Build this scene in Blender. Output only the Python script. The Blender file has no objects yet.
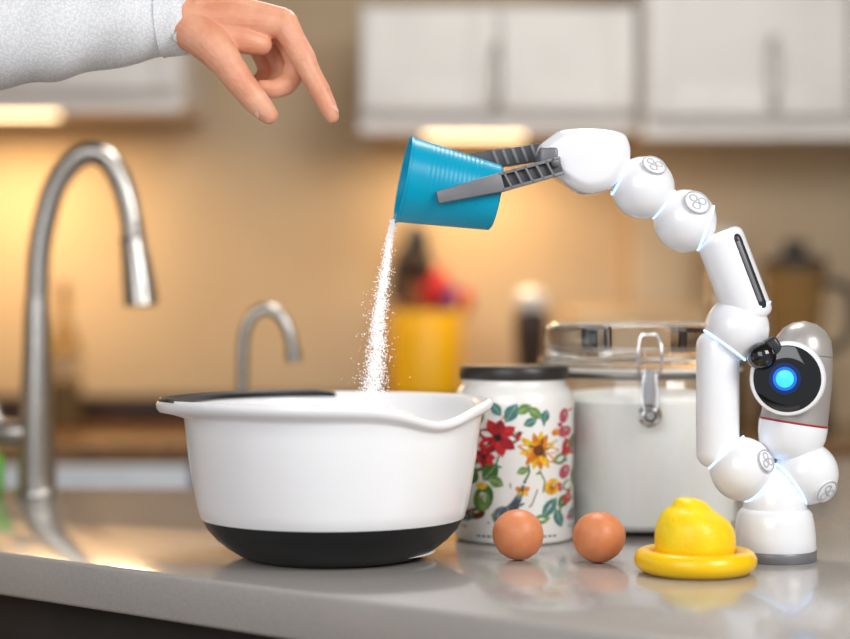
import bpy, bmesh, math, random
from mathutils import Vector, Matrix, Quaternion
random.seed(7)
sc = bpy.context.scene
try:
    sc.view_settings.view_transform = 'Standard'
except Exception:
    pass
CT = 0.92  # counter top height

# ------------------------------------------------------------ materials
def srgb(c):
    return tuple((x/255/12.92) if x/255 <= 0.04045 else ((x/255+0.055)/1.055)**2.4 for x in c)
def mat(name, col, rough=0.5, metal=0.0, trans=0.0, ior=1.45, emit=None, es=0.0, coat=0.0,
        sss=0.0, var=None, vscale=20.0, bump=0.0, bscale=200.0, stretch=None, alpha=1.0):
    m = bpy.data.materials.new(name); m.use_nodes = True
    nt = m.node_tree; b = nt.nodes['Principled BSDF']
    c = srgb(col)
    b.inputs['Base Color'].default_value = (*c, 1)
    b.inputs['Roughness'].default_value = rough
    b.inputs['Metallic'].default_value = metal
    b.inputs['Transmission Weight'].default_value = trans
    b.inputs['IOR'].default_value = ior
    b.inputs['Coat Weight'].default_value = coat
    b.inputs['Subsurface Weight'].default_value = sss
    b.inputs['Subsurface Scale'].default_value = 0.01
    b.inputs['Alpha'].default_value = alpha
    if emit:
        b.inputs['Emission Color'].default_value = (*srgb(emit), 1)
        b.inputs['Emission Strength'].default_value = es
    tc = nt.nodes.new('ShaderNodeTexCoord')
    mp = nt.nodes.new('ShaderNodeMapping')
    nt.links.new(tc.outputs['Object'], mp.inputs['Vector'])
    if stretch: mp.inputs['Scale'].default_value = stretch
    if var:
        n = nt.nodes.new('ShaderNodeTexNoise'); n.inputs['Scale'].default_value = vscale
        n.inputs['Detail'].default_value = 5
        nt.links.new(mp.outputs[0], n.inputs['Vector'])
        r = nt.nodes.new('ShaderNodeValToRGB')
        r.color_ramp.elements[0].position = 0.35; r.color_ramp.elements[1].position = 0.65
        r.color_ramp.elements[0].color = (*srgb(var), 1); r.color_ramp.elements[1].color = (*c, 1)
        nt.links.new(n.outputs['Fac'], r.inputs['Fac'])
        nt.links.new(r.outputs['Color'], b.inputs['Base Color'])
    if bump:
        n2 = nt.nodes.new('ShaderNodeTexNoise'); n2.inputs['Scale'].default_value = bscale
        n2.inputs['Detail'].default_value = 3
        nt.links.new(mp.outputs[0], n2.inputs['Vector'])
        bp = nt.nodes.new('ShaderNodeBump'); bp.inputs['Strength'].default_value = bump
        bp.inputs['Distance'].default_value = 0.001
        nt.links.new(n2.outputs['Fac'], bp.inputs['Height'])
        nt.links.new(bp.outputs['Normal'], b.inputs['Normal'])
    return m

M = {}
M['wall'] = mat('wall_paint', (200,178,147), 0.7, var=(192,170,139), vscale=3, bump=0.05, bscale=80)
M['wall2'] = mat('wall_paint_light', (212,192,162), 0.7, var=(204,184,154), vscale=3)
M['ceil'] = mat('ceiling_paint', (150,140,125), 0.9, var=(140,130,118), vscale=2)
M['floor'] = mat('floor_wood', (120,85,55), 0.4, var=(95,65,40), vscale=4, stretch=(1,12,1))
M['counter'] = mat('quartz_counter', (174,169,164), 0.17, var=(166,161,156), vscale=350, coat=0.3)
M['counter2'] = mat('granite_counter', (140,105,68), 0.2, var=(100,72,45), vscale=60)
M['ledge'] = mat('dark_ledge', (52,36,26), 0.4, var=(38,26,20), vscale=20)
M['cabdark'] = mat('cabinet_dark', (52,48,46), 0.5, var=(45,42,40), vscale=10)
M['cab'] = mat('cabinet_white', (230,227,223), 0.4, var=(225,222,218), vscale=5)
M['steel'] = mat('stainless', (222,228,236), 0.4, 0.1, var=(214,220,228), vscale=20)
M['nickel'] = mat('brushed_nickel', (190,186,180), 0.27, 1.0, var=(180,176,170), vscale=60)
M['chrome'] = mat('chrome', (220,220,222), 0.1, 1.0)
M['bowlw'] = mat('bowl_white_plastic', (246,246,248), 0.22, sss=0.05, coat=0.3, var=(244,244,246), vscale=8)
M['rubber'] = mat('black_rubber', (20,21,24), 0.42, var=(16,17,20), vscale=40)
M['rw'] = mat('robot_white_plastic', (238,239,243), 0.2, coat=0.4, var=(236,237,241), vscale=6)
M['rg'] = mat('robot_grey', (122,122,126), 0.36, metal=0.15, var=(114,114,118), vscale=30)
M['rgd'] = mat('robot_grey_dark', (74,74,78), 0.4, var=(68,68,72), vscale=30)
M['rdark'] = mat('robot_dark', (40,44,50), 0.3, var=(34,38,44), vscale=30)
M['rsilver'] = mat('robot_silver', (176,172,168), 0.32, 0.3, var=(170,166,162), vscale=30)
M['rpat'] = mat('joint_cap_grey', (186,188,193), 0.35, var=(178,180,185), vscale=50)
M['black'] = mat('gloss_black', (8,9,12), 0.06, coat=0.6, var=(7,8,10), vscale=10)
M['led'] = mat('led_ring', (180,215,255), 0.4, emit=(165,208,255), es=1.7)
M['blue'] = mat('lens_blue', (40,150,240), 0.3, emit=(60,175,255), es=1.4)
M['bluemid'] = mat('lens_blue_mid', (10,90,190), 0.3, emit=(10,95,210), es=0.8)
M['bluedk'] = mat('lens_blue_dark', (8,35,80), 0.2, emit=(6,40,100), es=0.35)
M['red'] = mat('red_ring', (170,40,50), 0.4, var=(160,35,45), vscale=20)
def cup_mat():
    m = mat('cyan_cup_plastic', (0,184,218), 0.32, var=(0,178,213), vscale=10)
    nt=m.node_tree; b=nt.nodes['Principled BSDF']; out=[n for n in nt.nodes if n.type=='OUTPUT_MATERIAL'][0]
    tr=nt.nodes.new('ShaderNodeBsdfTranslucent'); tr.inputs[0].default_value=(*srgb((30,205,235)),1)
    mx=nt.nodes.new('ShaderNodeMixShader'); mx.inputs[0].default_value=0.35
    nt.links.new(b.outputs[0],mx.inputs[1]); nt.links.new(tr.outputs[0],mx.inputs[2]); nt.links.new(mx.outputs[0],out.inputs[0])
    return m
M['cup'] = cup_mat()
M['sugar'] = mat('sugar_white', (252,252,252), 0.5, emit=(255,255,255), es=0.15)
M['egg'] = mat('egg_brown', (214,138,92), 0.42, sss=0.08, var=(205,125,82), vscale=60, bump=0.12, bscale=700)
M['yellow'] = mat('lemon_yellow_plastic', (252,204,8), 0.3, sss=0.05, coat=0.2, var=(249,198,5), vscale=20)
M['lemon'] = mat('lemon_peel', (254,218,28), 0.38, sss=0.08, var=(250,208,16), vscale=60, bump=0.8, bscale=230)
M['ceramic'] = mat('jar_ceramic', (242,241,238), 0.2, coat=0.4, var=(239,237,233), vscale=8)
M['jarlid'] = mat('jar_lid_black', (38,36,36), 0.35, var=(50,46,44), vscale=60, stretch=(1,1,8))
M['glass'] = mat('clear_glass', (252,254,254), 0.0, trans=1.0, ior=1.25)
def thin_glass():
    m = bpy.data.materials.new('jar_glass'); m.use_nodes=True
    nt=m.node_tree; nt.nodes.clear()
    o=nt.nodes.new('ShaderNodeOutputMaterial'); mx=nt.nodes.new('ShaderNodeMixShader')
    t=nt.nodes.new('ShaderNodeBsdfTransparent'); g=nt.nodes.new('ShaderNodeBsdfGlossy')
    t.inputs[0].default_value=(0.985,0.992,0.992,1); g.inputs['Roughness'].default_value=0.04
    lw=nt.nodes.new('ShaderNodeLayerWeight'); lw.inputs[0].default_value=0.5
    pw=nt.nodes.new('ShaderNodeMath'); pw.operation='POWER'; pw.inputs[1].default_value=4
    ma=nt.nodes.new('ShaderNodeMath'); ma.operation='MULTIPLY_ADD'; ma.inputs[1].default_value=0.55; ma.inputs[2].default_value=0.04
    nt.links.new(lw.outputs['Facing'],pw.inputs[0]); nt.links.new(pw.outputs[0],ma.inputs[0])
    nt.links.new(ma.outputs[0],mx.inputs[0]); nt.links.new(t.outputs[0],mx.inputs[1]); nt.links.new(g.outputs[0],mx.inputs[2])
    nt.links.new(mx.outputs[0],o.inputs[0]); return m
M['tglass']=thin_glass()
M['flour'] = mat('flour', (254,252,248), 0.85, sss=0.1, var=(251,248,242), vscale=30, bump=0.3, bscale=120)
M['band'] = mat('metal_band', (120,118,116), 0.3, 0.9)
M['skin'] = mat('skin', (233,176,144), 0.42, sss=0.2, var=(220,148,116), vscale=28, bump=0.6, bscale=260)
M['nail'] = mat('nail', (240,194,176), 0.22, coat=0.4)
M['ycrock'] = mat('crock_yellow', (236,184,10), 0.35, var=(229,176,6), vscale=10)
M['wood'] = mat('wood', (150,100,60), 0.5, var=(120,78,45), vscale=10, stretch=(8,1,1))
M['beige'] = mat('beige_box', (200,172,135), 0.5, var=(185,156,120), vscale=8)
M['wine'] = mat('utensil_red', (190,40,40), 0.4); M['purple'] = mat('utensil_purple', (90,60,130), 0.4)
M['oil'] = mat('oil', (92,54,20), 0.15, var=(76,42,14), vscale=10)
M['oglass'] = mat('oil_bottle_glass', (215,190,140), 0.05, trans=0.85, ior=1.2)
M['green'] = mat('green_plastic', (110,220,50), 0.4, var=(100,205,45), vscale=10)
M['warm'] = mat('undercab_lamp', (255,225,170), 0.5, emit=(255,222,170), es=4.5)
M['denim'] = mat('denim', (48,60,88), 0.8, var=(40,50,76), vscale=200)
M['hair'] = mat('hair', (60,42,30), 0.6, var=(40,28,20), vscale=80, stretch=(1,1,0.2))
M['leather'] = mat('shoe_leather', (50,40,35), 0.5, var=(40,32,28), vscale=30)
M['eyew'] = mat('eye_white', (240,238,235), 0.2); M['lip'] = mat('lip', (196,110,100), 0.4)
# knitted sleeve
def sleeve_mat():
    m = mat('shirt_fabric', (240,240,242), 0.85)
    nt = m.node_tree; b = nt.nodes['Principled BSDF']
    tc = nt.nodes.new('ShaderNodeTexCoord')
    v = nt.nodes.new('ShaderNodeTexVoronoi'); v.inputs['Scale'].default_value = 420
    nt.links.new(tc.outputs['Object'], v.inputs['Vector'])
    r = nt.nodes.new('ShaderNodeValToRGB')
    r.color_ramp.elements[0].color = (*srgb((244,244,246)),1); r.color_ramp.elements[1].color = (*srgb((216,218,221)),1)
    r.color_ramp.elements[1].position = 0.7
    nt.links.new(v.outputs['Distance'], r.inputs['Fac']); nt.links.new(r.outputs['Color'], b.inputs['Base Color'])
    bp = nt.nodes.new('ShaderNodeBump'); bp.inputs['Strength'].default_value = 0.3; bp.inputs['Distance'].default_value = 0.001
    nt.links.new(v.outputs['Distance'], bp.inputs['Height']); nt.links.new(bp.outputs['Normal'], b.inputs['Normal'])
    return m
M['shirt'] = sleeve_mat()

# ------------------------------------------------------------ helpers
def group(name, loc):
    e = bpy.data.objects.new(name, None); e.location = loc
    e.empty_display_size = 0.05
    sc.collection.objects.link(e); return e
def make(name, verts, faces, m, parent=None, smooth=True, angle=35, origin=None, fm=None):
    me = bpy.data.meshes.new(name)
    off = Vector(parent.location) if parent else Vector(origin if origin else (0,0,0))
    me.from_pydata([tuple(Vector(v)-off) for v in verts], [], faces)
    ms = m if isinstance(m, (list,tuple)) else [m]
    for x in ms: me.materials.append(x)
    if fm:
        for p,i in zip(me.polygons, fm): p.material_index = i
    bm = bmesh.new(); bm.from_mesh(me)
    bmesh.ops.remove_doubles(bm, verts=bm.verts, dist=1e-6)
    bmesh.ops.recalc_face_normals(bm, faces=bm.faces)
    bm.to_mesh(me); bm.free()
    if smooth:
        for p in me.polygons: p.use_smooth = True
        me.set_sharp_from_angle(angle=math.radians(angle))
    o = bpy.data.objects.new(name, me); sc.collection.objects.link(o)
    if parent: o.parent = parent
    else: o.location = off
    return o
def frame(axis):
    return Vector((0,0,1)).rotation_difference(Vector(axis).normalized())
def lathe_g(prof, c, axis=(0,0,1), seg=64):
    q = frame(axis); c = Vector(c); V=[];F=[]
    for r,t in prof:
        for i in range(seg):
            a = 2*math.pi*i/seg
            V.append(c + q @ Vector((r*math.cos(a)/1000, r*math.sin(a)/1000, t/1000)))
    for j in range(len(prof)-1):
        for i in range(seg):
            k=(i+1)%seg
            F.append((j*seg+i, j*seg+k, (j+1)*seg+k, (j+1)*seg+i))
    return V,F
def lathe(name, prof, c, m, parent=None, axis=(0,0,1), seg=64, angle=35):
    V,F = lathe_g(prof,c,axis,seg)
    return make(name,V,F,m,parent,angle=angle,origin=c)
def catmull(P, R, n):
    out=[];rad=[]
    N=len(P)
    for i in range(N-1):
        p0=P[max(i-1,0)];p1=P[i];p2=P[i+1];p3=P[min(i+2,N-1)]
        for k in range(n):
            t=k/n
            out.append(0.5*((2*p1)+(p2-p0)*t+(2*p0-5*p1+4*p2-p3)*t*t+(3*p1-p0-3*p2+p3)*t**3))
            rad.append(R[i]*(1-t)+R[i+1]*t)
    out.append(P[-1]);rad.append(R[-1]); return out,rad
def tube_g(P, R, seg=20, sub=6, cap='round', mod=None):
    P=[Vector(p) for p in P]; 
    if sub>1: P,R = catmull(P,list(R),sub)
    n=len(P); T=[]
    for i in range(n):
        T.append((P[min(i+1,n-1)]-P[max(i-1,0)]).normalized())
    rings=[]
    up = Vector((0,0,1)) if abs(T[0].z)<0.9 else Vector((0,1,0))
    nx = T[0].cross(up).normalized()
    fr=[]
    for i in range(n):
        if i>0: nx = T[i-1].rotation_difference(T[i]) @ nx
        nx=(nx-T[i]*nx.dot(T[i])).normalized()
        fr.append((nx.copy(), T[i].cross(nx)))
    def ring(p,r,f,idx):
        L=[]
        for k in range(seg):
            a=2*math.pi*k/seg
            rr = r*(mod(idx,a) if mod else 1)
            L.append(p+f[0]*math.cos(a)*rr+f[1]*math.sin(a)*rr)
        return L
    if cap=='round':
        for s in (0.02,0.4,0.7,0.92):
            rings.append(ring(P[0]-T[0]*R[0]*math.sqrt(1-s*s), R[0]*s, fr[0],0))
    for i in range(n): rings.append(ring(P[i],R[i],fr[i],i/(n-1)))
    if cap=='round':
        for s in (0.92,0.7,0.4,0.02):
            rings.append(ring(P[-1]+T[-1]*R[-1]*math.sqrt(1-s*s), R[-1]*s, fr[-1],1))
    V=[v for r in rings for v in r];F=[]
    for j in range(len(rings)-1):
        for i in range(seg):
            k=(i+1)%seg; F.append((j*seg+i,j*seg+k,(j+1)*seg+k,(j+1)*seg+i))
    if cap:
        F.append(tuple(range(seg))[::-1]); F.append(tuple((len(rings)-1)*seg+i for i in range(seg)))
    return V,F
def tube(name,P,R,m,parent=None,seg=20,sub=6,cap='round',mod=None,angle=50):
    if not isinstance(R,(list,tuple)): R=[R]*len(P)
    V,F=tube_g(P,R,seg,sub,cap,mod); return make(name,V,F,m,parent,angle=angle,origin=P[0])
def box(name, c, size, m, parent=None, bev=0.0, rot=None, segs=3):
    bm=bmesh.new(); bmesh.ops.create_cube(bm,size=1)
    bmesh.ops.scale(bm,vec=size,verts=bm.verts)
    if bev: bmesh.ops.bevel(bm,geom=bm.edges[:],offset=bev,segments=segs,affect='EDGES',profile=0.5)
    if rot is not None: bmesh.ops.transform(bm,matrix=rot.to_4x4(),verts=bm.verts)
    V=[v.co+Vector(c) for v in bm.verts]; F=[tuple(v.index for v in f.verts) for f in bm.faces]
    bm.free(); return make(name,V,F,m,parent,angle=30,origin=c)
def prism(name, poly, z0, z1, m, parent=None, bev=0.0, xf=None, origin=(0,0,0)):
    bm=bmesh.new()
    a=[bm.verts.new((x,y,z0)) for x,y in poly]
    f=bm.faces.new(a); r=bmesh.ops.extrude_face_region(bm,geom=[f])
    bmesh.ops.translate(bm,vec=(0,0,z1-z0),verts=[g for g in r['geom'] if isinstance(g,bmesh.types.BMVert)])
    bmesh.ops.recalc_face_normals(bm,faces=bm.faces)
    if bev: bmesh.ops.bevel(bm,geom=bm.edges[:],offset=bev,segments=3,affect='EDGES',profile=0.5)
    bm.verts.index_update()
    V=[(xf(v.co) if xf else v.co.copy()) for v in bm.verts]; F=[tuple(v.index for v in f.verts) for f in bm.faces]
    bm.free(); return make(name,V,F,m,parent,angle=30,origin=origin)
def torus(name,c,axis,R,r,m,parent=None,seg=48,ms=10):
    prof=[(R+r*math.cos(2*math.pi*k/ms), r*math.sin(2*math.pi*k/ms)) for k in range(ms+1)]
    return lathe(name,prof,c,m,parent,axis,seg,angle=80)
def sphere(name,c,r,m,parent=None,axis=(0,0,1),sx=1.0,seg=48):
    n=24; prof=[(r*math.sin(math.pi*k/n), -r*sx*math.cos(math.pi*k/n)) for k in range(n+1)]
    return lathe(name,prof,c,m,parent,axis,seg,angle=80)

# ------------------------------------------------------------ room
box('floor',(0,1.5,-0.02),(5.2,5.2,0.04),M['floor'])
box('ceiling',(0,2.3,2.52),(5.2,3.6,0.04),M['ceil'])
box('wall_back',(0,4.06,1.25),(5.2,0.08,2.5),M['wall'])
box('wall_back_jog',(1.54,3.98,1.25),(2.12,0.08,2.5),M['wall2'])
box('wall_left',(-2.56,2.3,1.25),(0.08,3.44,2.5),M['wall'])
box('wall_right',(2.56,2.3,1.25),(0.08,3.4,2.5),M['wall'])

# back counter (with built-in dishwasher front)
g=group('back_counter',(0,3.64,0))
box('worktop',(0,3.61,0.90),(5.0,0.66,0.04),M['counter2'],g,0.004)
box('base_cabinets',(0,3.64,0.48),(5.0,0.58,0.80),M['cabdark'],g)
box('toe_kick',(0,3.68,0.04),(5.0,0.5,0.08),M['ledge'],g)
box('ledge',(-1.05,3.96,0.952),(3.0,0.10,0.062),M['ledge'],g,0.003)
for i in range(6):
    box('drawer_%d'%i,(-2.1+i*0.62+ (0.0),3.342,0.62),(0.58,0.02,0.42),M['cab'] if i>3 else M['cabdark'],g,0.004)
box('dishwasher_door',(-0.74,3.265,0.48),(0.58,0.03,0.80),M['steel'],g,0.006)
box('dishwasher_sides',(-0.74,3.29,0.48),(0.57,0.03,0.80),M['rdark'],g)
tube('dishwasher_handle',[(-0.96,3.22,0.72),(-0.52,3.22,0.72)],0.012,M['nickel'],g,sub=1)
box('handle_post_a',(-0.94,3.235,0.72),(0.015,0.04,0.015),M['nickel'],g)
box('handle_post_b',(-0.54,3.235,0.72),(0.015,0.04,0.015),M['nickel'],g)

# upper cabinets
def upper(name,x0,x1,z0,z1,yf,doors,handles,yb=4.02):
    g=group(name,((x0+x1)/2,(yf+yb)/2,z0))
    box('carcass',((x0+x1)/2,(yf+yb)/2,(z0+z1)/2),(x1-x0,yb-yf,z1-z0),M['cab'],g,0.002)
    w=(x1-x0)/doors
    for i in range(doors):
        cx=x0+w*(i+0.5)
        box('door_frame_%d'%i,(cx,yf-0.011,(z0+z1)/2+0.005),(w-0.008,0.02,z1-z0-0.03),M['cab'],g,0.003)
        for s in (-1,1):
            box('stile_%d_%d'%(i,s),(cx+s*(w/2-0.035),yf-0.024,(z0+z1)/2+0.005),(0.055,0.008,z1-z0-0.03),M['cab'],g,0.002)
        box('rail_%d'%i,(cx,yf-0.024,z0+0.045),(w-0.12,0.008,0.055),M['cab'],g,0.002)
    for k,(hx,hz0,hz1) in enumerate(handles):
        tube('handle_%d'%k,[(hx,yf-0.055,hz0),(hx,yf-0.055,hz1)],0.007,M['nickel'],g,sub=1,seg=12)
        for hz in (hz0+0.01,hz1-0.01):
            tube('post_%d_%d'%(k,int(hz*1000)),[(hx,yf-0.02,hz),(hx,yf-0.055,hz)],0.005,M['nickel'],g,sub=1,seg=8)
    box('light_rail',((x0+x1)/2,yf+0.01,z0-0.012),(x1-x0,0.02,0.024),M['cab'],g)
upper('wall_cabinet',-0.14,0.455,1.585,1.83,3.64,2,[(0.15,1.61,1.74)])
upper('wall_cabinet',0.458,1.75,1.565,2.3,3.56,3,[(0.72,1.60,1.74),(1.1,1.6,1.74)],yb=3.94)
upper('wall_cabinet',-2.3,-0.515,1.625,2.3,3.60,3,[(-0.9,1.66,1.80)])
def lamp(name,x,z,y,w,e,col=(1,0.67,0.33)):
    g=group(name,(x,y,z))
    box('housing',(x,y,z+0.002),(w,0.05,0.012),M['cab'],g)
    box('diffuser',(x,y,z-0.007),(w-0.02,0.04,0.006),M['warm'],g)
    l=bpy.data.lights.new(name+'_light','AREA'); l.shape='RECTANGLE'; l.size=w; l.size_y=0.05
    l.energy=e; l.color=col
    o=bpy.data.objects.new('light',l); sc.collection.objects.link(o); o.parent=g; o.location=(0,0,-0.013)
lamp('under_cabinet_lamp',0.11,1.576,3.80,0.24,3.2)
lamp('under_cabinet_lamp',-0.95,1.616,3.74,0.30,6.5)
lamp('under_cabinet_lamp',-1.7,1.616,3.80,0.34,3)

# island
poly=[(-0.64,1.909),(0.90,0.719),(1.7,0.719),(1.7,2.95),(-0.12,2.95),(-0.12,2.42),(-0.64,2.42)]
g=group('kitchen_island',(0.3,2.0,0))
prism('countertop',poly,CT-0.045,CT,M['counter'],g,0.004)
ip=[(-0.61,1.935),(0.93,0.76),(1.66,0.76),(1.66,2.91),(-0.16,2.91),(-0.16,2.38),(-0.61,2.38)]
prism('cabinet_body',ip,0.08,CT-0.045,M['cabdark'],g)
ip2=[(x*0.97+0.01,y*0.97+0.06) for x,y in ip]
prism('plinth',ip2,0.0,0.08,M['ledge'],g)

# ------------------------------------------------------------ mixing bowl
BX,BY=-0.093,1.72
def bowl():
    g=group('mixing_bowl',(BX,BY,CT))
    outer=[(0,0),(70,0),(84,0.5),(94,4),(106,11),(117,20),(126,30),(132,40.5),(133,41.5),(137,55),(141.5,80),(145.5,105),(148,128),(149.5,142),(151,146),(156,149),(159,153),(159.5,157),(158,160),(155,161),(151.5,159),(149,152)]
    inner=[(146.5,140),(143,105),(138,75),(131,45),(118,24),(98,11),(70,7),(0,6.5)]
    rows=outer+inner
    seg=160
    def wr(r,z):
        return max(0,min(1,(z-95)/60)) if r>130 else 0
    V=[];F=[];fm=[]
    def bumpf(a,c,w):
        d=(a-c+180)%360-180
        return math.exp(-(d/w)**2)
    for j,(r,z) in enumerate(rows):
        for i in range(seg):
            a=360*i/seg
            w=wr(r,z)
            lip = 1 if (r>=155) else (0.55 if j in (14,20) else 0)
            rr=r + 5*w*w*bumpf(a,-14,9) - 6*w*w*bumpf(a,-46,14)+ lip*18*bumpf(a,184,26)
            zz=z + w*w*(-17*bumpf(a,-44,18) + 2.0*bumpf(a,-10,9)) - lip*1.5*bumpf(a,184,22)
            rr += lip*1.0*bumpf(a,-44,18)
            V.append((BX+rr/1000*math.cos(math.radians(a)),BY+rr/1000*math.sin(math.radians(a)),CT+zz/1000))
    for j in range(len(rows)-1):
        for i in range(seg):
            k=(i+1)%seg; F.append((j*seg+i,j*seg+k,(j+1)*seg+k,(j+1)*seg+i)); fm.append(1 if j<8 else 0)
    make('body',V,F,[M['bowlw'],M['rubber']],g,fm=fm,angle=60)
    V=[];F=[];n=60
    sec=[(147.5,156),(149,160.5),(151.5,162.6),(155,163.6),(158.5,163),(160.2,160.5),(157,158)]
    for i in range(n+1):
        a=92+ (206-92)*i/n
        e=18*bumpf(a,184,26)
        t=min(1,min(i,n-i)/4)
        for (r,z) in sec:
            rr=r+(e if r>=155 else 0.55*e*(1 if r>=149 else 0))-(2.5*bumpf(a,184,26) if r>=158 else 0)
            zz=160+(z-160)*(t if z>160 else 1)-1.5*bumpf(a,184,22)
            V.append((BX+rr/1000*math.cos(math.radians(a)),BY+rr/1000*math.sin(math.radians(a)),CT+zz/1000))
    m=len(sec)
    for i in range(n):
        for k in range(m-1):
            F.append((i*m+k,i*m+k+1,(i+1)*m+k+1,(i+1)*m+k))
    make('rim_grip',V,F,M['rubber'],g,angle=70)
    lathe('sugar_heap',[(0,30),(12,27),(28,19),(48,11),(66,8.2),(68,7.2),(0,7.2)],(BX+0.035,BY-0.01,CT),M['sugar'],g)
bowl()

# ------------------------------------------------------------ cup
cg=group('measuring_cup',(0.025,1.70,1.29))
mc=Vector((-0.0225,1.690,1.2995)); bc=Vector((0.0715,1.70,1.2815))
ax=(mc-bc); L=ax.length*1000; ax.normalize()
prof=[(0,0),(30,0),(33,2)]
nr=60
for k in range(nr+1):
    t=k/nr; z=3+(L-6)*t; r=33.2+9.6*t
    if 0.2<t<0.8: r+=0.22*math.sin((t-0.2)*2*math.pi*20)
    prof.append((r,z))
prof+=[(44.2,L-2.5),(44.4,L-0.6),(43.4,L),(42.0,L-0.6),(41.6,L-4),(32,4.5),(28,3),(0,3)]
lathe('cup_body',prof,bc,M['cup'],cg,axis=ax,seg=80,angle=50)

# sugar stream
def sugar():
    V=[];F=[]
    def grain(p,s):
        b=len(V)
        R=Quaternion((random.gauss(0,1),random.gauss(0,1),random.gauss(0,1),random.gauss(0,1))).normalized()
        for d in ((1,0,0),(-1,0,0),(0,1,0),(0,-1,0),(0,0,1),(0,0,-1)):
            V.append(p+(R@Vector(d))*s)
        for f in ((0,2,4),(2,1,4),(1,3,4),(3,0,4),(2,0,5),(1,2,5),(3,1,5),(0,3,5)):
            F.append(tuple(b+i for i in f))
    x0,z0=-0.0325,1.2555
    for i in range(12000):
        t=random.random()**0.85
        z=z0-0.003-t*0.30
        tt=(z0-z)/0.165
        xc=x0-0.0205*min(tt,1)**0.8-0.004*max(0,tt-1)
        sg=0.0013+0.0042*min(tt,1.2)**1.1
        m=random.gauss(0,1)
        if random.random()<0.10: m*=1.9
        x=xc+m*sg+0.0015*tt*math.sin(tt*9); y=1.697+random.gauss(0,1)*sg*0.9
        grain(Vector((x,y,z)),random.uniform(0.00035,0.0008))
    for i in range(500):
        t=random.random()
        grain(Vector((x0+0.001-0.002*t+random.gauss(0,0.0012),1.695+random.gauss(0,0.004),z0+0.004-0.012*t)),random.uniform(0.0004,0.0009))
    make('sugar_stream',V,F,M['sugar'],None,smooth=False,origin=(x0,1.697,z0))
sugar()

# ------------------------------------------------------------ robot arm
RX,RY=0.350,1.70
rg=group('robot_arm',(RX,RY,CT))
def A(u,v,w=0): return Vector((RX+u/1000,RY+w/1000,CT+v/1000))
lathe('base_foot',[(0,0),(40,0),(41,1.5),(41,9),(40,10.5),(0,10.5)],A(0,0),M['rg'],rg)
lathe('base',[(0,10),(39.5,10),(40.5,12),(40,24),(38.5,38),(36.5,47),(33,51),(26,53),(0,53)],A(0,0),M['rw'],rg)
def ring(a,ra,b,rb,name,extra=1.0):
    a=Vector(a);b=Vector(b);d=(b-a);D=d.length*1000;d.normalize()
    x=(D*D+ra*ra-rb*rb)/(2*D); r=math.sqrt(max(ra*ra-x*x,25))
    torus(name,a+d*(x/1000),d,r+extra*0.3,1.2,M['led'],rg)
def cap(name,c,R,off,r):
    w=-math.sqrt(max(R*R-off[0]**2-off[1]**2,4))
    n=Vector((off[0],w,off[1])).normalized()
    p=Vector(c)+n*((R-1.2)/1000)
    lathe(name+'_disc',[(0,2.4),(r-3,2.4),(r-1.5,1.9),(r,0.5),(r,-1.5)],p,M['rw'],rg,axis=n,seg=40)
    torus(name+'_groove',p+n*0.0014,n,r,0.8,M['rpat'],rg)
    q=frame(n)
    for k in range(3):
        a=k*2.094+0.4
        c2=p+n*0.0022+q@Vector((math.cos(a),math.sin(a),0))*(r*0.42/1000)
        torus(name+'_motif_%d'%k,c2,n,r*0.30,0.9,M['rpat'],rg,seg=24,ms=6)
hub=A(0,64)
tube('hub',[A(0,48),A(0,62)],[0.0325,0.030],M['rw'],rg,seg=48,sub=1)
sL=A(-34,91,-4); sR=A(32,86,2)
sphere('joint_left',sL,32,M['rw'],rg); sphere('joint_right',sR,31.5,M['rw'],rg)
ring(hub,31,sL,32,'led_hub_left'); ring(hub,31,sR,31.5,'led_hub_right')
cap('joint_left_cap',sL,32,(20,10),11); cap('joint_right_cap',sR,31.5,(15,-16),12)
def link(name,p,q,r,e=8):
    p=Vector(p);q=Vector(q);d=(q-p);L=d.length*1000
    pr=[(0,0)]
    for k in range(7):
        a=math.pi/2*k/6; pr.append((r-e+e*math.sin(a), e-e*math.cos(a)))
    for k in range(7):
        a=math.pi/2*k/6; pr.append((r-e+e*math.cos(a), L-e+e*math.sin(a)))
    pr.append((0,L)); lathe(name,pr,p,M['rw'],rg,axis=d,seg=56,angle=50)
link('lower_link',A(-57,92,2),A(-57,228,2),21.5,14)
ring(A(-57,116,2),26,sL,32,'led_lower')
ring(A(-57,205,2),27,A(-38,231),32,'led_elbow')
sE=A(-38,231); sphere('elbow_joint',sE,32,M['rw'],rg)
pa=A(-24,238,-3); pb=A(-58,327,-3)
link('upper_link',pa,pb,24,9)
d2=(pb-pa).normalized()
torus('led_upper_a',pa+d2*0.012,d2,24.0,1.0,M['led'],rg)
perp=Vector((d2.z,0,-d2.x))
if perp.x<0: perp=-perp
def slot(t,wd): return pa+d2*t+perp*0.0115+Vector((0,wd,0))
tube('slot_dark',[slot(0.014,-0.0175),slot(0.083,-0.0175)],0.0056,M['rdark'],rg,sub=1,seg=24)
tube('slot_inlay',[slot(0.018,-0.0210),slot(0.079,-0.0210)],0.0026,M['rg'],rg,sub=1,seg=16)
s3=A(-90,338.5); sphere('wrist_joint',s3,31.5,M['rw'],rg)
s4=A(-132,371.5); sphere('wrist_joint_b',s4,31.5,M['rw'],rg)
ring(s3,31.5,s4,31.5,'led_wrist')
ring(s3,31.5,pb,26,'led_wrist_b')
cap('wrist_cap',s3,31.5,(8,17),13); cap('wrist_cap_b',s4,31.5,(8,21),12)
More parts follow.
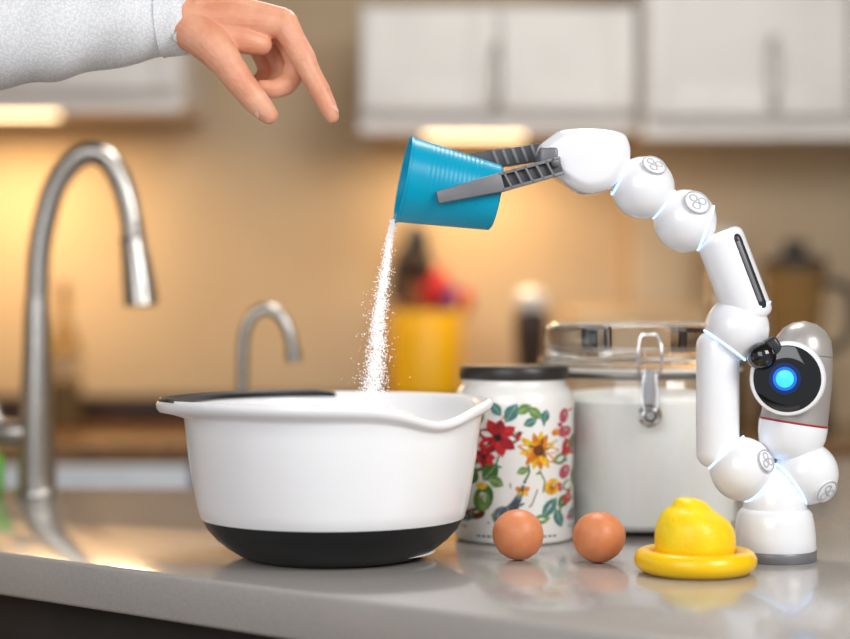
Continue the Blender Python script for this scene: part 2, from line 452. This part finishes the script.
# gripper housing
def pillow(name,out,levels,m,parent,sub=1):
    cx=sum(p[0] for p in out)/len(out); cz=sum(p[1] for p in out)/len(out)
    V=[];F=[];n=len(out)
    for w,s,sh in levels:
        for (u,v) in out: V.append(A(cx+(u-cx)*s,cz+(v-cz)*s+sh,w))
    for j in range(len(levels)-1):
        for i in range(n):
            k=(i+1)%n;F.append((j*n+i,j*n+k,(j+1)*n+k,(j+1)*n+i))
    F.append(tuple(range(n)));F.append(tuple((len(levels)-1)*n+i for i in range(n)))
    o=make(name,V,F,m,parent,angle=180)
    if sub:
        md=o.modifiers.new('s','SUBSURF');md.levels=2;md.render_levels=2
    return o
px=[(537,157),(536,149),(541,144),(556,133),(560,131),(592,128.5),(620,133),(626,138),(630,152),(628,166),(617,184),(606,192),(588,196),(574,192),(552,176),(539,163)]
out=[(x-775,559.5-y) for x,y in px]
pillow('gripper_housing',out,[(-29,0.45,1),(-28.5,0.72,1),(-27,0.80,0.5),(-19,0.985,0),(-14,1.0,0),(14,1.0,0),(22,0.985,0),(26,0.9,0),(28.5,0.82,0),(29,0.5,0)],M['rw'],rg)
ring(s4,31.5,A(-182,396),36,'led_gripper',0.5)
# fingers
def finger(name,p0,p1,h0,h1,th,wx):
    P0=A(*p0);P1=A(*p1);d=(P1-P0);Ln=d.length;d.normalize()
    side=Vector((0,1,0)); side=(side-d*side.dot(d)).normalized(); up=d.cross(side); 
    if up.z<0: up=-up
    side=side*wx
    def X(a,b,c): return P0+d*a+up*b+side*c
    def slab(nm,pts,c0,c1,bev=0.0006,m=None):
        prism(nm,pts,c0,c1,m or M['rg'],rg,bev,xf=lambda co:X(co.x,co.y,co.z))
    H0=h0/1000;H1=h1/1000
    pts=[(0,-H0/2),(Ln*0.5,-H0*0.55),(Ln,-H1*0.35),(Ln,H1*0.55),(Ln*0.5,H0*0.5),(0,H0/2)]
    slab(name+'_blade',pts,0,th*0.45/1000,m=M['rgd'])
    t=th/1000
    def rail(nm,a,b,wd):
        ax_,ay=a;bx,by=b
        dv=Vector((bx-ax_,by-ay));nv=Vector((-dv.y,dv.x)).normalized()*wd/2
        slab(nm,[(ax_-nv.x,ay-nv.y),(bx-nv.x,by-nv.y),(bx+nv.x,by+nv.y),(ax_+nv.x,ay+nv.y)],-t*0.55,t*0.2,0.0003)
    rail(name+'_rail_lo',(0,-H0/2+0.0015),(Ln*0.5,-H0*0.55+0.0015),0.003)
    rail(name+'_rail_hi',(0,H0/2-0.0015),(Ln*0.5,H0*0.5-0.0015),0.003)
    for k in range(1,6):
        a=Ln*0.085*k
        rail(name+'_rib_%d'%k,(a,-H0/2),(a+0.004,H0/2),0.0022)
        # ribs also on the inner face of the jaw
        slab(name+'_tooth_%d'%k,[(a-0.001,-H0*0.45),(a+0.002,-H0*0.45),(a+0.006,H0*0.45),(a+0.003,H0*0.45)],th*0.40/1000,th*0.75/1000,0.0003)
    slab(name+'_pad',[(Ln*0.48,-H0*0.545),(Ln,-H1*0.35),(Ln,H1*0.55),(Ln*0.48,H0*0.5)],-t*0.55,t*0.3,0.001)
finger('finger_front',(-216,391,-32),(-338,357,-46),18,13,9,1)
finger('finger_back',(-226,411,30),(-340,396,44),18,13,9,-1)
box('finger_yoke',A(-228,401,0),(0.020,0.060,0.018),M['rg'],rg,0.004)
tube('finger_pivot',[A(-222,394,-36),A(-222,394,-22)],0.005,M['rg'],rg,sub=1)
# head unit
tube('head_shell',[A(29,209,6),A(26,175,6),A(20,137,6)],[0.0295,0.0315,0.0335],M['rsilver'],rg,seg=56,sub=4)
lathe('head_seam',[(30.0,-0.4),(30.3,0),(30.0,0.4)],A(29,205,6),M['rg'],rg,axis=(0.1,0,1))
ha=Vector((-0.15,0,-1))
hc=A(20,137,6)
lathe('red_ring',[(33.2,-1),(34.3,-0.8),(34.3,0.8),(33.2,1)],hc,M['red'],rg,axis=ha)
lathe('head_neck',[(0,1),(34,1.2),(34.2,4),(33.5,14),(31,24),(26,33),(18,38),(8,40),(0,40.3)],hc,M['rw'],rg,axis=ha)
dn=Vector((-0.30,-0.95,0.0)).normalized()
dc=A(5,182,-34)
lathe('face_housing',[(0,-34),(24,-34),(31,-30),(35.5,-20),(37,-8),(36.8,-2),(35.5,0.8),(33,1.2),(0,1.0)],dc,M['rw'],rg,axis=dn)
lathe('face_glass',[(0,3.6),(20,3.5),(30,2.6),(32.6,1.6),(33.0,0.8),(32.5,-0.5)],dc,M['black'],rg,axis=dn)
lathe('lens_dark',[(0,4.1),(15.5,4.0),(15.8,3.0)],dc+Vector((-0.002,0,0)),M['bluedk'],rg,axis=dn)
lathe('lens_mid',[(0,4.5),(11.5,4.4),(11.8,3.5)],dc+Vector((-0.002,0,0)),M['bluemid'],rg,axis=dn)
lathe('lens_core',[(0,5.2),(8,4.9),(9,4.2)],dc+Vector((-0.002,0,0)),M['blue'],rg,axis=dn)
tube('camera_pod',[A(-17,204,-14),A(-19,204,-30)],0.014,M['black'],rg,sub=1,seg=28)
box('camera_bar',A(-14,209,-26),(0.03,0.018,0.018),M['rdark'],rg,0.004,rot=Matrix.Rotation(-0.6,3,'Y'))

# ------------------------------------------------------------ floral jar
JX,JY,JR=0.0974,1.865,66.0
jg=group('floral_canister',(JX,JY,CT))
lathe('body',[(0,0),(60,0),(64,2),(66,6),(66,148),(65,157),(61.5,164),(58,168),(57,171),(57,176),(54,177),(54,60),(0,60)],(JX,JY,CT),M['ceramic'],jg,seg=96)
lathe('lid',[(0,173),(57,174.5),(59.5,175.5),(60,178),(60,186),(58.5,188.5),(56,189.5),(0,189.5)],(JX,JY,CT),M['jarlid'],jg,seg=96)
DV={};
def dpoly(col,pts,lay=0):
    V,F=DV.setdefault(col,([],[]))
    for rep in range(3):
        b=len(V); Rr=(JR+0.25+0.14*lay)/1000
        for (h,v) in pts:
            hh=max(-64,min(64,h)); th=math.asin(hh/JR)+rep*2.094
            V.append((JX+Rr*math.sin(th),JY-Rr*math.cos(th),CT+v/1000))
        F.append(tuple(range(b,b+len(pts))))
def ell(col,h,v,a,b,ang=0,lay=0,n=14,point=False):
    pts=[]
    for k in range(n):
        t=2*math.pi*k/n; x=a*math.cos(t); y=b*math.sin(t)
        if point: y*= (1-abs(math.cos(t))**3)*1.2+0.0
        c,s=math.cos(ang),math.sin(ang)
        pts.append((h+x*c-y*s,v+x*s+y*c))
    dpoly(col,pts,lay)
def strip(col,P,w,lay=0):
    for (x0,y0),(x1,y1) in zip(P[:-1],P[1:]):
        d=Vector((x1-x0,y1-y0));n=Vector((-d.y,d.x)).normalized()*w/2
        dpoly(col,[(x0-n.x,y0-n.y),(x1-n.x,y1-n.y),(x1+n.x,y1+n.y),(x0+n.x,y0+n.y)],lay)
def flower(h,v,n,rl,rw,c1,c2,cc,rc):
    for k in range(n):
        a=2*math.pi*k/n+random.uniform(-0.15,0.15)
        l=rl*random.uniform(0.85,1.1)
        ell(c1 if k%2 else c2,h+math.cos(a)*l*0.55,v+math.sin(a)*l*0.55,l*0.5,rw,a,1+(k%3),point=True)
    ell(cc,h,v,rc,rc,0,5)
def leaf(c,h,v,a,b,an,vein='dpale'):
    ell(c,h,v,a,b,an,2,point=True)
    strip(vein,[(h-math.cos(an)*a*0.8,v-math.sin(an)*a*0.8),(h+math.cos(an)*a*0.8,v+math.sin(an)*a*0.8)],0.7,4)
flower(-20,115,9,21,5,'dred','dred2','ddark',4)
flower(-34,94,7,12,3,'dred2','dred','ddark',2.5)
strip('dgreen',[(-19,96),(-22,86),(-28,76)],1.8)
flower(23,101,13,22,3.0,'dyel','dorg','dbrn',6)
flower(23,101,9,13,1.8,'dorg','dbrn','dbrn',5)
strip('dgreen',[(24,80),(30,68),(28,56)],1.5)
for (h,v,a,b,an,c) in [(-6,141,12,6,1.0,'dteal'),(-22,145,9,4.5,2.2,'dteal'),(7,145,9,4.5,0.5,'dgrn2'),(19,141,10,4.5,-0.7,'dgrn2'),(14,131,8,4,0.4,'dteal'),(30,137,8,4,1.3,'dteal'),
    (-28,78,12,7,0.9,'dgreen'),(-40,84,10,5,0.3,'dgreen'),(-22,68,9,5,-0.5,'dgrn2'),(-47,72,10,6,1.2,'dgreen'),(-50,108,10,6,1.3,'dgreen'),(-40,134,8,4,0.8,'dgrn2'),
    (47,91,9,5,0.4,'dgrn2'),(56,62,8,5,0.4,'dgrn2'),
    (35,40,13,5.5,0.9,'dteal'),(45,28,11,4.5,1.9,'dteal'),(26,28,10,4.5,0.1,'dgrn2'),(51,46,9,5,0.8,'dgreen'),(6,80,7,3.5,0.4,'dgrn2'),(14,22,8,4,2.4,'dgrn2'),(-52,30,8,5,0.7,'dteal')]:
    leaf(c,h,v,a,b,an)
for (h,v,a,b,an,c) in [(-35,50,15,10,1.3,'dgreen'),(-34,46,10,6,1.3,'dgrn2'),(-43,33,10,6,0.2,'dbrn'),(-37,63,6,4,0,'dyel'),
    (38,62,9,8,1,'dyel'),(38,62,5,5,1,'dorg'),(38,62,2,2,1,'dbrn'),(51,137,8,5,1.4,'dpink'),(52,120,8,6,0.2,'dpink'),(54,103,9,5,1.5,'dred'),(52,77,8,6,1.1,'dpink'),(55,48,6,5,0.4,'dred'),(42,120,5,3.5,0.4,'dorg')]:
    ell(c,h,v,a,b,an,3)
    ell('dpale',h+1,v+2,a*0.3,b*0.2,an,6)
# little beetle and butterfly motifs
ell('ddark',2,118,4,2.6,1.2,3); ell('dred',2,117,3,2,1.2,4)
for s in (-1,1):
    strip('ddark',[(2,118),(2+s*5,121)],0.6,2); strip('ddark',[(2,116),(2+s*5,113)],0.6,2)
    ell('dorg',6+s*4,60,4,2.6,0.7*s,3); ell('dyel',6+s*3,56,3,2,-0.7*s,4)
strip('ddark',[(6,54),(6,63)],0.9,5)
for k in range(9):
    ell('dpink' if k%2 else 'dred',random.uniform(44,60),random.uniform(25,145),3.0,2.2,random.random()*3,4)
for k in range(14):
    t=k/13; ell('dgrey' if k%2 else 'dgrey2',-16+t*24,32+t*t*36,9*(1-t)+1.8,8*(1-t)+1.6,0.8,1+k%4)
strip('dgreen',[(8,68),(13,78),(12,86)],2.2)
strip('dred2',[(-52,38),(-30,24),(-8,20)],1.4); strip('dbrn',[(2,32),(16,44),(22,60)],1.2)
for k in range(20): ell(['dpale','dgrn2','dteal','dorg'][k%4],-55+k*6,18+((k*53)%126),3.4,1.4,k,1)
for k in range(16):
    strip('dgrey',[(-42+k*5.4,9.5),(-38.6+k*5.4,9.5)],2.0)
DC={'dred':(215,40,45),'dred2':(175,25,40),'ddark':(60,20,20),'dgreen':(70,120,50),'dgrn2':(120,160,80),'dyel':(250,200,40),'dorg':(240,140,20),
 'dbrn':(120,60,25),'dteal':(80,140,135),'dpink':(210,90,115),'dgrey':(80,90,100),'dgrey2':(135,145,150),'dpale':(190,200,180)}
for c,(V,F) in DV.items():
    make('decor_'+c[1:],V,F,mat('glaze_'+c[1:],DC[c],0.3,var=tuple(int(x*0.8) for x in DC[c]),vscale=150),jg)

# ------------------------------------------------------------ flour jar
GX,GY=0.250,1.968
gg=group('flour_jar',(GX,GY,CT))
lathe('glass_body',[(0,0),(100,0),(108,2.5),(112,9),(112,158),(110.5,168),(107,174),(107,181),(104,181),(104,174),(106.5,167),(108,158),(108,12),(104,7),(96,5),(0,5)],(GX,GY,CT),M['tglass'],gg,seg=96)
lathe('flour_fill',[(0,5.6),(95,5.8),(103,7.6),(107.2,12.5),(107.3,148),(100,153),(60,158),(0,160)],(GX,GY,CT),M['flour'],gg,seg=80)
lathe('seal_ring',[(104,181.2),(114,181.2),(116,183),(114,185.4),(104,185.4),(104,181.2)],(GX,GY,CT),M['ceramic'],gg,seg=80)
lathe('glass_lid',[(0,190),(98,188),(104,186),(117,186),(120,190),(119,195),(113,199),(111,206),(112,226),(110,232),(104,236),(96,236),(92,233),(0,231)],(GX,GY,CT),M['glass'],gg,seg=96)
lathe('metal_band',[(107.4,174),(109.8,174.2),(110.2,176),(109.8,178.8),(107.4,179)],(GX,GY,CT),M['band'],gg,seg=80)
cy=GY-0.113
cw=lambda x,y,z:(GX-0.006+x/1000,cy+y/1000,CT+z/1000)
tube('bail_wire',[cw(-11,-4,178),cw(-13,-12,200),cw(-10,-6,221),cw(0,-3,223),cw(10,-6,221),cw(13,-12,200),cw(11,-4,178)],0.0016,M['chrome'],gg,seg=10)
tube('latch_wire',[cw(-7,-8,180),cw(-8,-13,150),cw(-4,-15,138),cw(4,-15,138),cw(8,-13,150),cw(7,-8,180)],0.0016,M['chrome'],gg,seg=10)
box('latch_plate',cw(0,-9,164),(0.013,0.003,0.044),M['chrome'],gg,0.001)
lathe('latch_button',[(0,4),(6,3.5),(10,1.5),(13,-1),(12.5,-4),(0,-5)],cw(0,-12,136),M['chrome'],gg,axis=(0,-1,0.1),seg=40)
torus('latch_eye',cw(0,-16,136),(0,-1,0.1),6,1.2,M['rdark'],gg)
tube('back_hinge',[(GX-0.012,GY+0.113,CT+0.17),(GX-0.012,GY+0.121,CT+0.19),(GX+0.012,GY+0.121,CT+0.19),(GX+0.012,GY+0.113,CT+0.17)],0.0016,M['chrome'],gg,seg=8)

# ------------------------------------------------------------ eggs
def egg(name,c,r,ax_,ln):
    n=28; prof=[]
    for k in range(n+1):
        a=math.pi*k/n; t=-math.cos(a)
        prof.append((r*math.sin(a)*(1-0.10*t), r*ln*t))
    lathe(name,prof,c,M['egg'],None,axis=ax_,seg=48,angle=80)
egg('egg',(0.092,1.70,CT+0.0253),25,(-0.35,0.9,0.05),1.13)
egg('egg',(0.173,1.68,CT+0.0253),25,(0.75,0.65,0.02),1.10)

# ------------------------------------------------------------ lemon squeezer
LX,LY=0.256,1.610
lg=group('lemon_squeezer',(LX,LY,CT))
lathe('dish',[(0,0),(44,0),(50,1.5),(55,5),(57.6,10),(57.6,15),(55,20),(51,22.5),(46,22.5),(42,20.5),(40,17),(0,17)],(LX,LY,CT),M['yellow'],lg,seg=80,angle=60)
V,F=lathe_g([(0,16),(34,16),(36.5,19),(37.8,25),(38.2,32),(37.6,39),(36,45),(33,51),(29,55.5),(24.5,58.5),(20.5,61),(18,63.5),(16,66.5),(12,69.5),(6,71),(0,71.2)],(LX-0.001,LY,CT),(0,0,1),72)
V2=[]
for v in V:
    a=math.atan2(v.y-LY,v.x-LX); hh=v.z-CT
    k=1+0.022*math.sin(3*a+1)*min(1,hh/0.05)+0.015*math.sin(5*a+hh*60)
    tl=max(0,hh-0.05)
    V2.append(Vector((LX+(v.x-LX)*k-tl*0.2,LY+(v.y-LY)*k,v.z+(v.x-LX)*-0.10*min(1,hh/0.06))))
make('lemon_reamer',V2,F,M['lemon'],lg,angle=80)

# ------------------------------------------------------------ faucets
FX,FY=-0.532,2.33
fg=group('kitchen_faucet',(FX,FY,CT))
f=lambda u,v,w=0:(FX+u/1000,FY+w/1000,CT+v/1000)
lathe('base_flange',[(0,0),(30,0),(31,2),(30,6),(26,9),(0,9)],f(0,0),M['nickel'],fg)
lathe('stem',[(0,5),(26,5),(25,60),(23,120),(20,180),(18,240),(16.5,270),(0,272)],f(0,0),M['nickel'],fg)
tube('gooseneck',[f(0,240),f(1,290),f(5,345),f(22,415),f(48,455),f(74,468),f(99,457),f(118,422),f(129,380),f(132,350)],0.0158,M['nickel'],fg,seg=32,sub=8)
tube('spray_head',[f(131,356),f(134,335),f(140,290),f(143,260)],[0.0165,0.019,0.0225,0.0245],M['nickel'],fg,seg=32,sub=3,cap=True,angle=40)
tube('spray_collar',[f(130.7,352),f(131.4,349)],0.019,M['rdark'],fg,seg=32,sub=1,cap=True,angle=40)
lathe('spray_face',[(0,0.5),(19,0.5),(20,-1),(0,-1)],f(143,259),M['rdark'],fg)
tube('side_valve',[f(-15,85),f(-46,85)],0.017,M['nickel'],fg,seg=28,sub=1)
tube('lever',[f(-44,85),f(-56,110),f(-66,150)],[0.008,0.007,0.006],M['nickel'],fg,seg=16)
SX,SY=-0.247,2.30
sg=group('water_filter_tap',(SX,SY,CT))
h=lambda u,v:(SX+u/1000,SY,CT+v/1000)
lathe('base_flange',[(0,0),(20,0),(20,4),(14,8),(0,8)],h(0,0),M['nickel'],sg)
tube('spout',[h(0,4),h(0,110),h(0,180),h(3,222),h(16,247),h(34,254),h(52,244),h(64,220),h(69,190)],0.0085,M['nickel'],sg,seg=24,sub=8)
tube('tip',[h(68,202),h(70,182)],0.0105,M['nickel'],sg,seg=24,sub=1,cap=True,angle=40)
tube('valve',[(SX,SY,CT+0.05),(SX,SY-0.03,CT+0.055)],0.007,M['nickel'],sg,seg=16,sub=1)
# dish soap
dg=group('dish_soap_bottle',(-0.607,2.375,CT))
lathe('bottle',[(0,0),(16,0),(18,3),(18,42),(14,50),(7,54),(7,58),(0,58)],(-0.607,2.375,CT),M['green'],dg)
lathe('nozzle',[(0,58),(7.5,58),(7.5,64),(3,68),(2,76),(0,76)],(-0.607,2.375,CT),M['ceramic'],dg)

# ------------------------------------------------------------ background items
cx,cz=0.0,0.983
ug=group('utensil_crock',(cx,3.90,cz))
lathe('crock',[(0,0),(78,0),(82,4),(84,190),(82,194),(78,194),(76,188),(74,8),(0,8)],(cx,3.90,cz),M['ycrock'],ug)
UT=[(-0.05,0.33,'ledge',0.026),(-0.02,0.38,'rdark',0.030),(-0.06,0.28,'rdark',0.024),(0.03,0.28,'wine',0.028),(0.055,0.25,'purple',0.026),(-0.035,0.28,'wood',0.024),(0.01,0.27,'wine',0.024),(0.075,0.235,'ycrock',0.016),(0.09,0.25,'wine',0.02),(0.0,0.32,'ledge',0.024)]
for i,(dx,hh,mm,rr) in enumerate(UT):
    tube('utensil_%d'%i,[(cx+dx*0.3,3.90,cz+0.03),(cx+dx,3.90+0.01*(i%3-1),cz+hh-0.05)],0.006,M['wood'],ug,sub=1,seg=10)
    sphere('utensil_head_%d'%i,(cx+dx,3.90+0.01*(i%3-1),cz+hh-0.03),rr*1000,M[mm],ug,sx=1.6,seg=20)
box('ledge_shelf_support',(cx,3.90,0.9505),(0.2,0.19,0.0609),M['ledge'],bpy.data.objects['back_counter'],0.002)
# oil bottle
ob=group('oil_bottle',(-0.79,3.72,CT))
lathe('glass',[(0,0),(34,0),(38,4),(38,170),(34,195),(20,225),(13,245),(12,290),(15,292),(15,300),(0,300)],(-0.79,3.72,CT),M['oglass'],ob)
lathe('oil_fill',[(0,3),(33,3),(37,6),(37,105),(0,105)],(-0.79,3.72,CT),M['oil'],ob)
lathe('label',[(38.2,112),(38.4,113),(38.4,158),(38.2,159)],(-0.79,3.72,CT),M['beige'],ob)
lathe('cork',[(0,300),(11,300),(12,318),(0,318)],(-0.79,3.72,CT),M['wood'],ob)
# pepper mill
pg=group('pepper_mill',(0.232,3.72,CT))
lathe('body',[(0,0),(36,0),(38,5),(34,40),(31,100),(33,160),(37,200),(38,245),(30,262),(0,264)],(0.232,3.72,CT),M['ledge'],pg)
lathe('cap',[(0,262),(31,263),(36,275),(35,292),(24,305),(8,310),(0,311)],(0.232,3.72,CT),M['ceramic'],pg)
# bread box
bg=group('bread_box',(0.46,3.72,CT))
pl=[(-0.12,0),(0.12,0),(0.12,0.2),(0.10,0.25),(0.05,0.27),(-0.12,0.27)]
prism('box',pl,-0.15,0.15,M['beige'],bg,0.008,xf=lambda co:Vector((0.46+co.z,3.72-co.x,CT+co.y)))
box('lid_handle',(0.46,3.592,CT+0.15),(0.10,0.02,0.012),M['nickel'],bg,0.003)
# blender
kg=group('blender',(0.80,3.68,CT))
lathe('motor_base',[(0,0),(78,0),(80,8),(72,90),(56,130),(0,132)],(0.80,3.68,CT),M['rdark'],kg)
lathe('jug',[(0,130),(46,130),(50,140),(66,330),(68,352),(63,352),(46,142),(0,140)],(0.80,3.68,CT),M['oglass'],kg)
lathe('jug_lid',[(0,348),(60,350),(70,354),(70,368),(50,376),(26,378),(26,410),(0,412)],(0.80,3.68,CT),M['cabdark'],kg)
tube('jug_handle',[(0.86,3.66,CT+0.32),(0.915,3.65,CT+0.30),(0.91,3.65,CT+0.20),(0.85,3.66,CT+0.17)],0.011,M['cabdark'],kg,seg=14)
tg=group('steel_thermos',(0.672,3.80,CT))
lathe('flask',[(0,0),(38,0),(40,4),(40,330),(30,360),(28,366),(0,366)],(0.672,3.80,CT),M['nickel'],tg)
lathe('flask_cup',[(0,366),(30,366),(33,372),(32,430),(26,440),(0,442)],(0.672,3.80,CT),M['steel'],tg)

# ------------------------------------------------------------ person (reaching in from the left)
HY=1.70
hg=group('person',(-0.90,1.52,0))
def H(px_,py_,w=0): return Vector(((px_-425)/1000,HY+w/1000,(1479.5-py_)/1000))
V=[];F=[]
def part(P,R,sub=5,raw=False,seg=20):
    v,f_=tube_g([p if raw else H(*p) for p in P],[r/1000 for r in R],seg,sub,'round')
    b=len(V); V.extend(v); F.extend(tuple(b+i for i in q_) for q_ in f_)
def remesh(name,m,vs,it):
    global V,F
    o=make(name,V,F,m,hg,angle=180)
    md=o.modifiers.new('r','REMESH'); md.mode='VOXEL'; md.voxel_size=vs; md.use_smooth_shade=True
    md=o.modifiers.new('s','SMOOTH'); md.factor=0.5; md.iterations=it
    V=[];F=[]; return o
# forearm & palm
part([(100,24,6),(150,21,4),(180,20,2),(205,20,2)],[26,26,26,25])
part([(190,22,-6),(235,22,-8),(284,25,-4)],[23,21,14])
part([(190,18,8),(235,15,14),(278,20,16)],[22,18,14])
part([(190,18,18),(230,15,32),(264,21,36)],[20,16,13])
part([(190,20,22),(220,18,44),(248,25,54)],[18,15,12])
part([(200,22,10),(240,28,18),(262,32,24)],[22,18,14])
part([(200,8,-18),(240,6,-16),(284,16,-10)],[7,6,7])
# thumb
part([(186,28,-10),(211,46,-24),(230,67,-31)],[21,20,16.5])
part([(230,67,-31),(244,87,-32)],[16,14.4])
part([(244,87,-32),(259,105,-30),(271,118,-26)],[14.2,13.2,9.5])
part([(200,25,-8),(238,40,-14),(262,46,-10)],[18,15,11])
# index
part([(284,24,-4),(294,42,-8),(304,60,-10)],[15,12.8,12.8])
part([(304,60,-10),(312,76,-11),(321,93,-12)],[12.5,10.6,10.6])
part([(321,93,-12),(328,107,-12),(333,118,-12)],[10.2,9.2,7])
# middle
part([(277,22,16),(288,42,16),(296,60,14)],[14,12,12])
part([(296,60,14),(290,78,8),(284,85,5)],[11.8,10.8,10.4])
part([(284,85,5),(273,89,2),(262,88,-2)],[10.2,9.6,8])
part([(263,24,36),(278,62,38),(272,80,34),(254,88,28),(246,87,26)],[12.5,10.5,9.8,8.6,7.8])
part([(247,27,54),(260,58,58),(254,74,54),(240,80,48),(232,79,46)],[11.5,9,8.4,7.6,7])
remesh('hand',M['skin'],0.0013,3)
def nail(name,c,n,t,l,w_):
    n=Vector(n).normalized(); t=Vector(t); t=(t-n*t.dot(n)).normalized(); s=n.cross(t)
    V=[];F=[];N=10
    for i in range(N+1):
        for k in range(N+1):
            a=(i/N-0.5)*2; b=(k/N-0.5)*2
            x=a*math.sqrt(1-b*b/2);y=b*math.sqrt(1-a*a/2)
            V.append(H(*c)+t*(x*l/1000)+s*(y*w_/1000)+n*((0.6-1.6*y*y-0.4*x*x)/1000))
    for i in range(N):
        for k in range(N):
            F.append((i*(N+1)+k,i*(N+1)+k+1,(i+1)*(N+1)+k+1,(i+1)*(N+1)+k))
    make(name,V,F,M['nail'],hg,angle=180)
nail('nail_index',(336.2,108,-15.5),(0.85,-0.4,0.38),(0.45,0,-0.9),6.5,4.8)
nail('nail_thumb',(257.5,117,-35),(-0.6,-0.55,-0.55),(0.65,-0.1,-0.75),7,5.5)
# sleeve
def smod(t,a):
    return 1+0.02*math.sin(14*t+3*math.sin(a))+0.045*math.sin(46*t+2*a+1)*math.sin(a*2+5*t)+0.022*math.sin(a*3+26*t)
tube('sleeve',[H(172,20,4),H(150,21,5),H(100,25,8),H(50,28,10),H(0,31,12),H(-90,40,20),H(-150,52,22),H(-230,60,16),H(-320,60,6),H(-400,66,-4),H(-450,78,-20)],
     [0.034,0.0365,0.044,0.050,0.053,0.056,0.058,0.060,0.063,0.068,0.070],M['shirt'],hg,seg=64,sub=10,cap='round',mod=smod,angle=180)
cv=H(188,19.5,2); ca=(H(150,22,4)-cv).normalized()
lathe('cuff',[(28,0.5),(33,0),(34.5,1.5),(35,12),(35.6,26),(36.2,27.5),(34,28.5),(30,28.5),(29,3),(28,0.5)],cv,M['shirt'],hg,axis=ca,seg=64,angle=60)
bn=Vector((0.05,-0.80,-0.60)).normalized()
lathe('cuff_button',[(0,1.8),(4,1.7),(5.5,1.0),(5.6,-1)],cv+ca*0.008+bn*0.0350,M['ceramic'],hg,axis=bn,seg=24)
torus('button_rim',cv+ca*0.008+bn*0.0362,bn,5.4,0.6,M['rpat'],hg,seg=24,ms=6)
# torso (facing +X), centre (-0.90,1.52)
def W(x,y,z): return Vector((-0.90+x,1.52+y,z))
for yy in (-0.10,0,0.10):
    part([W(0,yy*0.8,0.96),W(0.005,yy,1.15),W(0,yy*1.15,1.32),W(0,yy*0.9,1.40)],[105,100,108,70],raw=True,seg=24)
part([W(0,-0.15,1.40),W(0,0,1.43),W(0,0.17,1.40)],[66,62,68],raw=True)
part([W(0,-0.17,1.39),W(-0.01,-0.21,1.22),W(0.0,-0.22,1.10),W(0.06,-0.215,0.96),W(0.10,-0.21,0.87)],[60,52,46,40,36],raw=True)
remesh('shirt',M['shirt'],0.008,6)
for s in (-1,1):
    part([W(0,s*0.075,0.98),W(0,s*0.09,0.80),W(0.01,s*0.10,0.50),W(-0.02,s*0.10,0.30),W(-0.03,s*0.10,0.09)],[100,90,66,58,50],raw=True,seg=24)
part([W(0,-0.09,0.96),W(0,0.09,0.96)],[100,100],raw=True)
remesh('trousers',M['denim'],0.009,6)
for s in (-1,1):
    part([W(-0.05,s*0.10,0.045),W(0.05,s*0.105,0.045),W(0.15,s*0.11,0.036)],[44,44,35],raw=True)
remesh('shoes',M['leather'],0.006,4)
part([W(0,0,1.42),W(0.01,0,1.53)],[56,54],raw=True)
part([W(0.0,0,1.66),W(0.02,0,1.62)],[92,84],raw=True,seg=28)
part([W(0.035,0,1.60),W(0.05,0,1.555)],[66,44],raw=True)
part([W(0.095,0,1.645),W(0.118,0,1.61)],[10,14],raw=True)
for s in (-1,1): part([W(0.0,s*0.088,1.65),W(0.0,s*0.088,1.62)],[15,11],raw=True)
remesh('head',M['skin'],0.005,3)
part([W(0.10,-0.205,0.86),W(0.12,-0.20,0.80),W(0.125,-0.195,0.77)],[24,34,28],raw=True)
for k in range(4): part([W(0.10+k*0.02,-0.195,0.77),W(0.11+k*0.018,-0.19,0.72),W(0.105+k*0.017,-0.18,0.685)],[9,8.5,7],raw=True)
part([W(0.14,-0.17,0.80),W(0.16,-0.15,0.76),W(0.16,-0.145,0.73)],[11,10,8],raw=True)
remesh('resting_hand',M['skin'],0.003,3)
part([W(-0.02,0,1.685),W(-0.03,0,1.66)],[96,94],raw=True,seg=28); part([W(0.03,-0.03,1.72),W(0.03,0.03,1.72)],[56,56],raw=True)
remesh('hair',M['hair'],0.006,3)
for s in (-1,1):
    sphere('eye_%d'%s,W(0.093,s*0.032,1.645),11,M['eyew'],hg,seg=20); sphere('iris_%d'%s,W(0.101,s*0.032,1.645),5,M['hair'],hg,seg=16)
tube('mouth',[W(0.093,-0.022,1.575),W(0.102,0,1.573),W(0.093,0.022,1.575)],[0.003,0.006,0.003],M['lip'],hg)

# ------------------------------------------------------------ lights
def area(name,loc,target,size,e,col=(1,1,1)):
    l=bpy.data.lights.new(name,'AREA'); l.shape='SQUARE'; l.size=size; l.energy=e; l.color=col
    o=bpy.data.objects.new(name,l); sc.collection.objects.link(o); o.location=loc
    o.rotation_euler=(Vector(target)-Vector(loc)).to_track_quat('-Z','Y').to_euler()
area('softbox_key',(1.3,0.4,2.2),(0.05,1.7,1.1),0.9,31,(1,0.99,0.98))
area('softbox_fill',(-0.7,-0.1,1.9),(0,1.8,1.1),1.2,17,(0.97,0.985,1.0))
area('added_overhead_fill',(0.2,2.5,2.45),(0.1,2.3,0.9),0.6,17,(1,0.96,0.9))  # added overhead light to brighten the wall cabinets; no fixture is known there
w=bpy.data.worlds.new('World'); sc.world=w; w.use_nodes=True
w.node_tree.nodes['Background'].inputs[0].default_value=(0.93,0.96,1.0,1)
w.node_tree.nodes['Background'].inputs[1].default_value=0.52

# ------------------------------------------------------------ camera
cd=bpy.data.cameras.new('camera'); cam=bpy.data.objects.new('camera',cd); sc.collection.objects.link(cam)
cam.location=(0,0,1.16); cam.rotation_euler=(math.pi/2,0,0)
cd.sensor_fit='HORIZONTAL'; cd.sensor_width=36; cd.lens=72
cd.dof.use_dof=True; cd.dof.focus_distance=1.67; cd.dof.aperture_fstop=1.7
cd.clip_start=0.05
sc.camera=cam
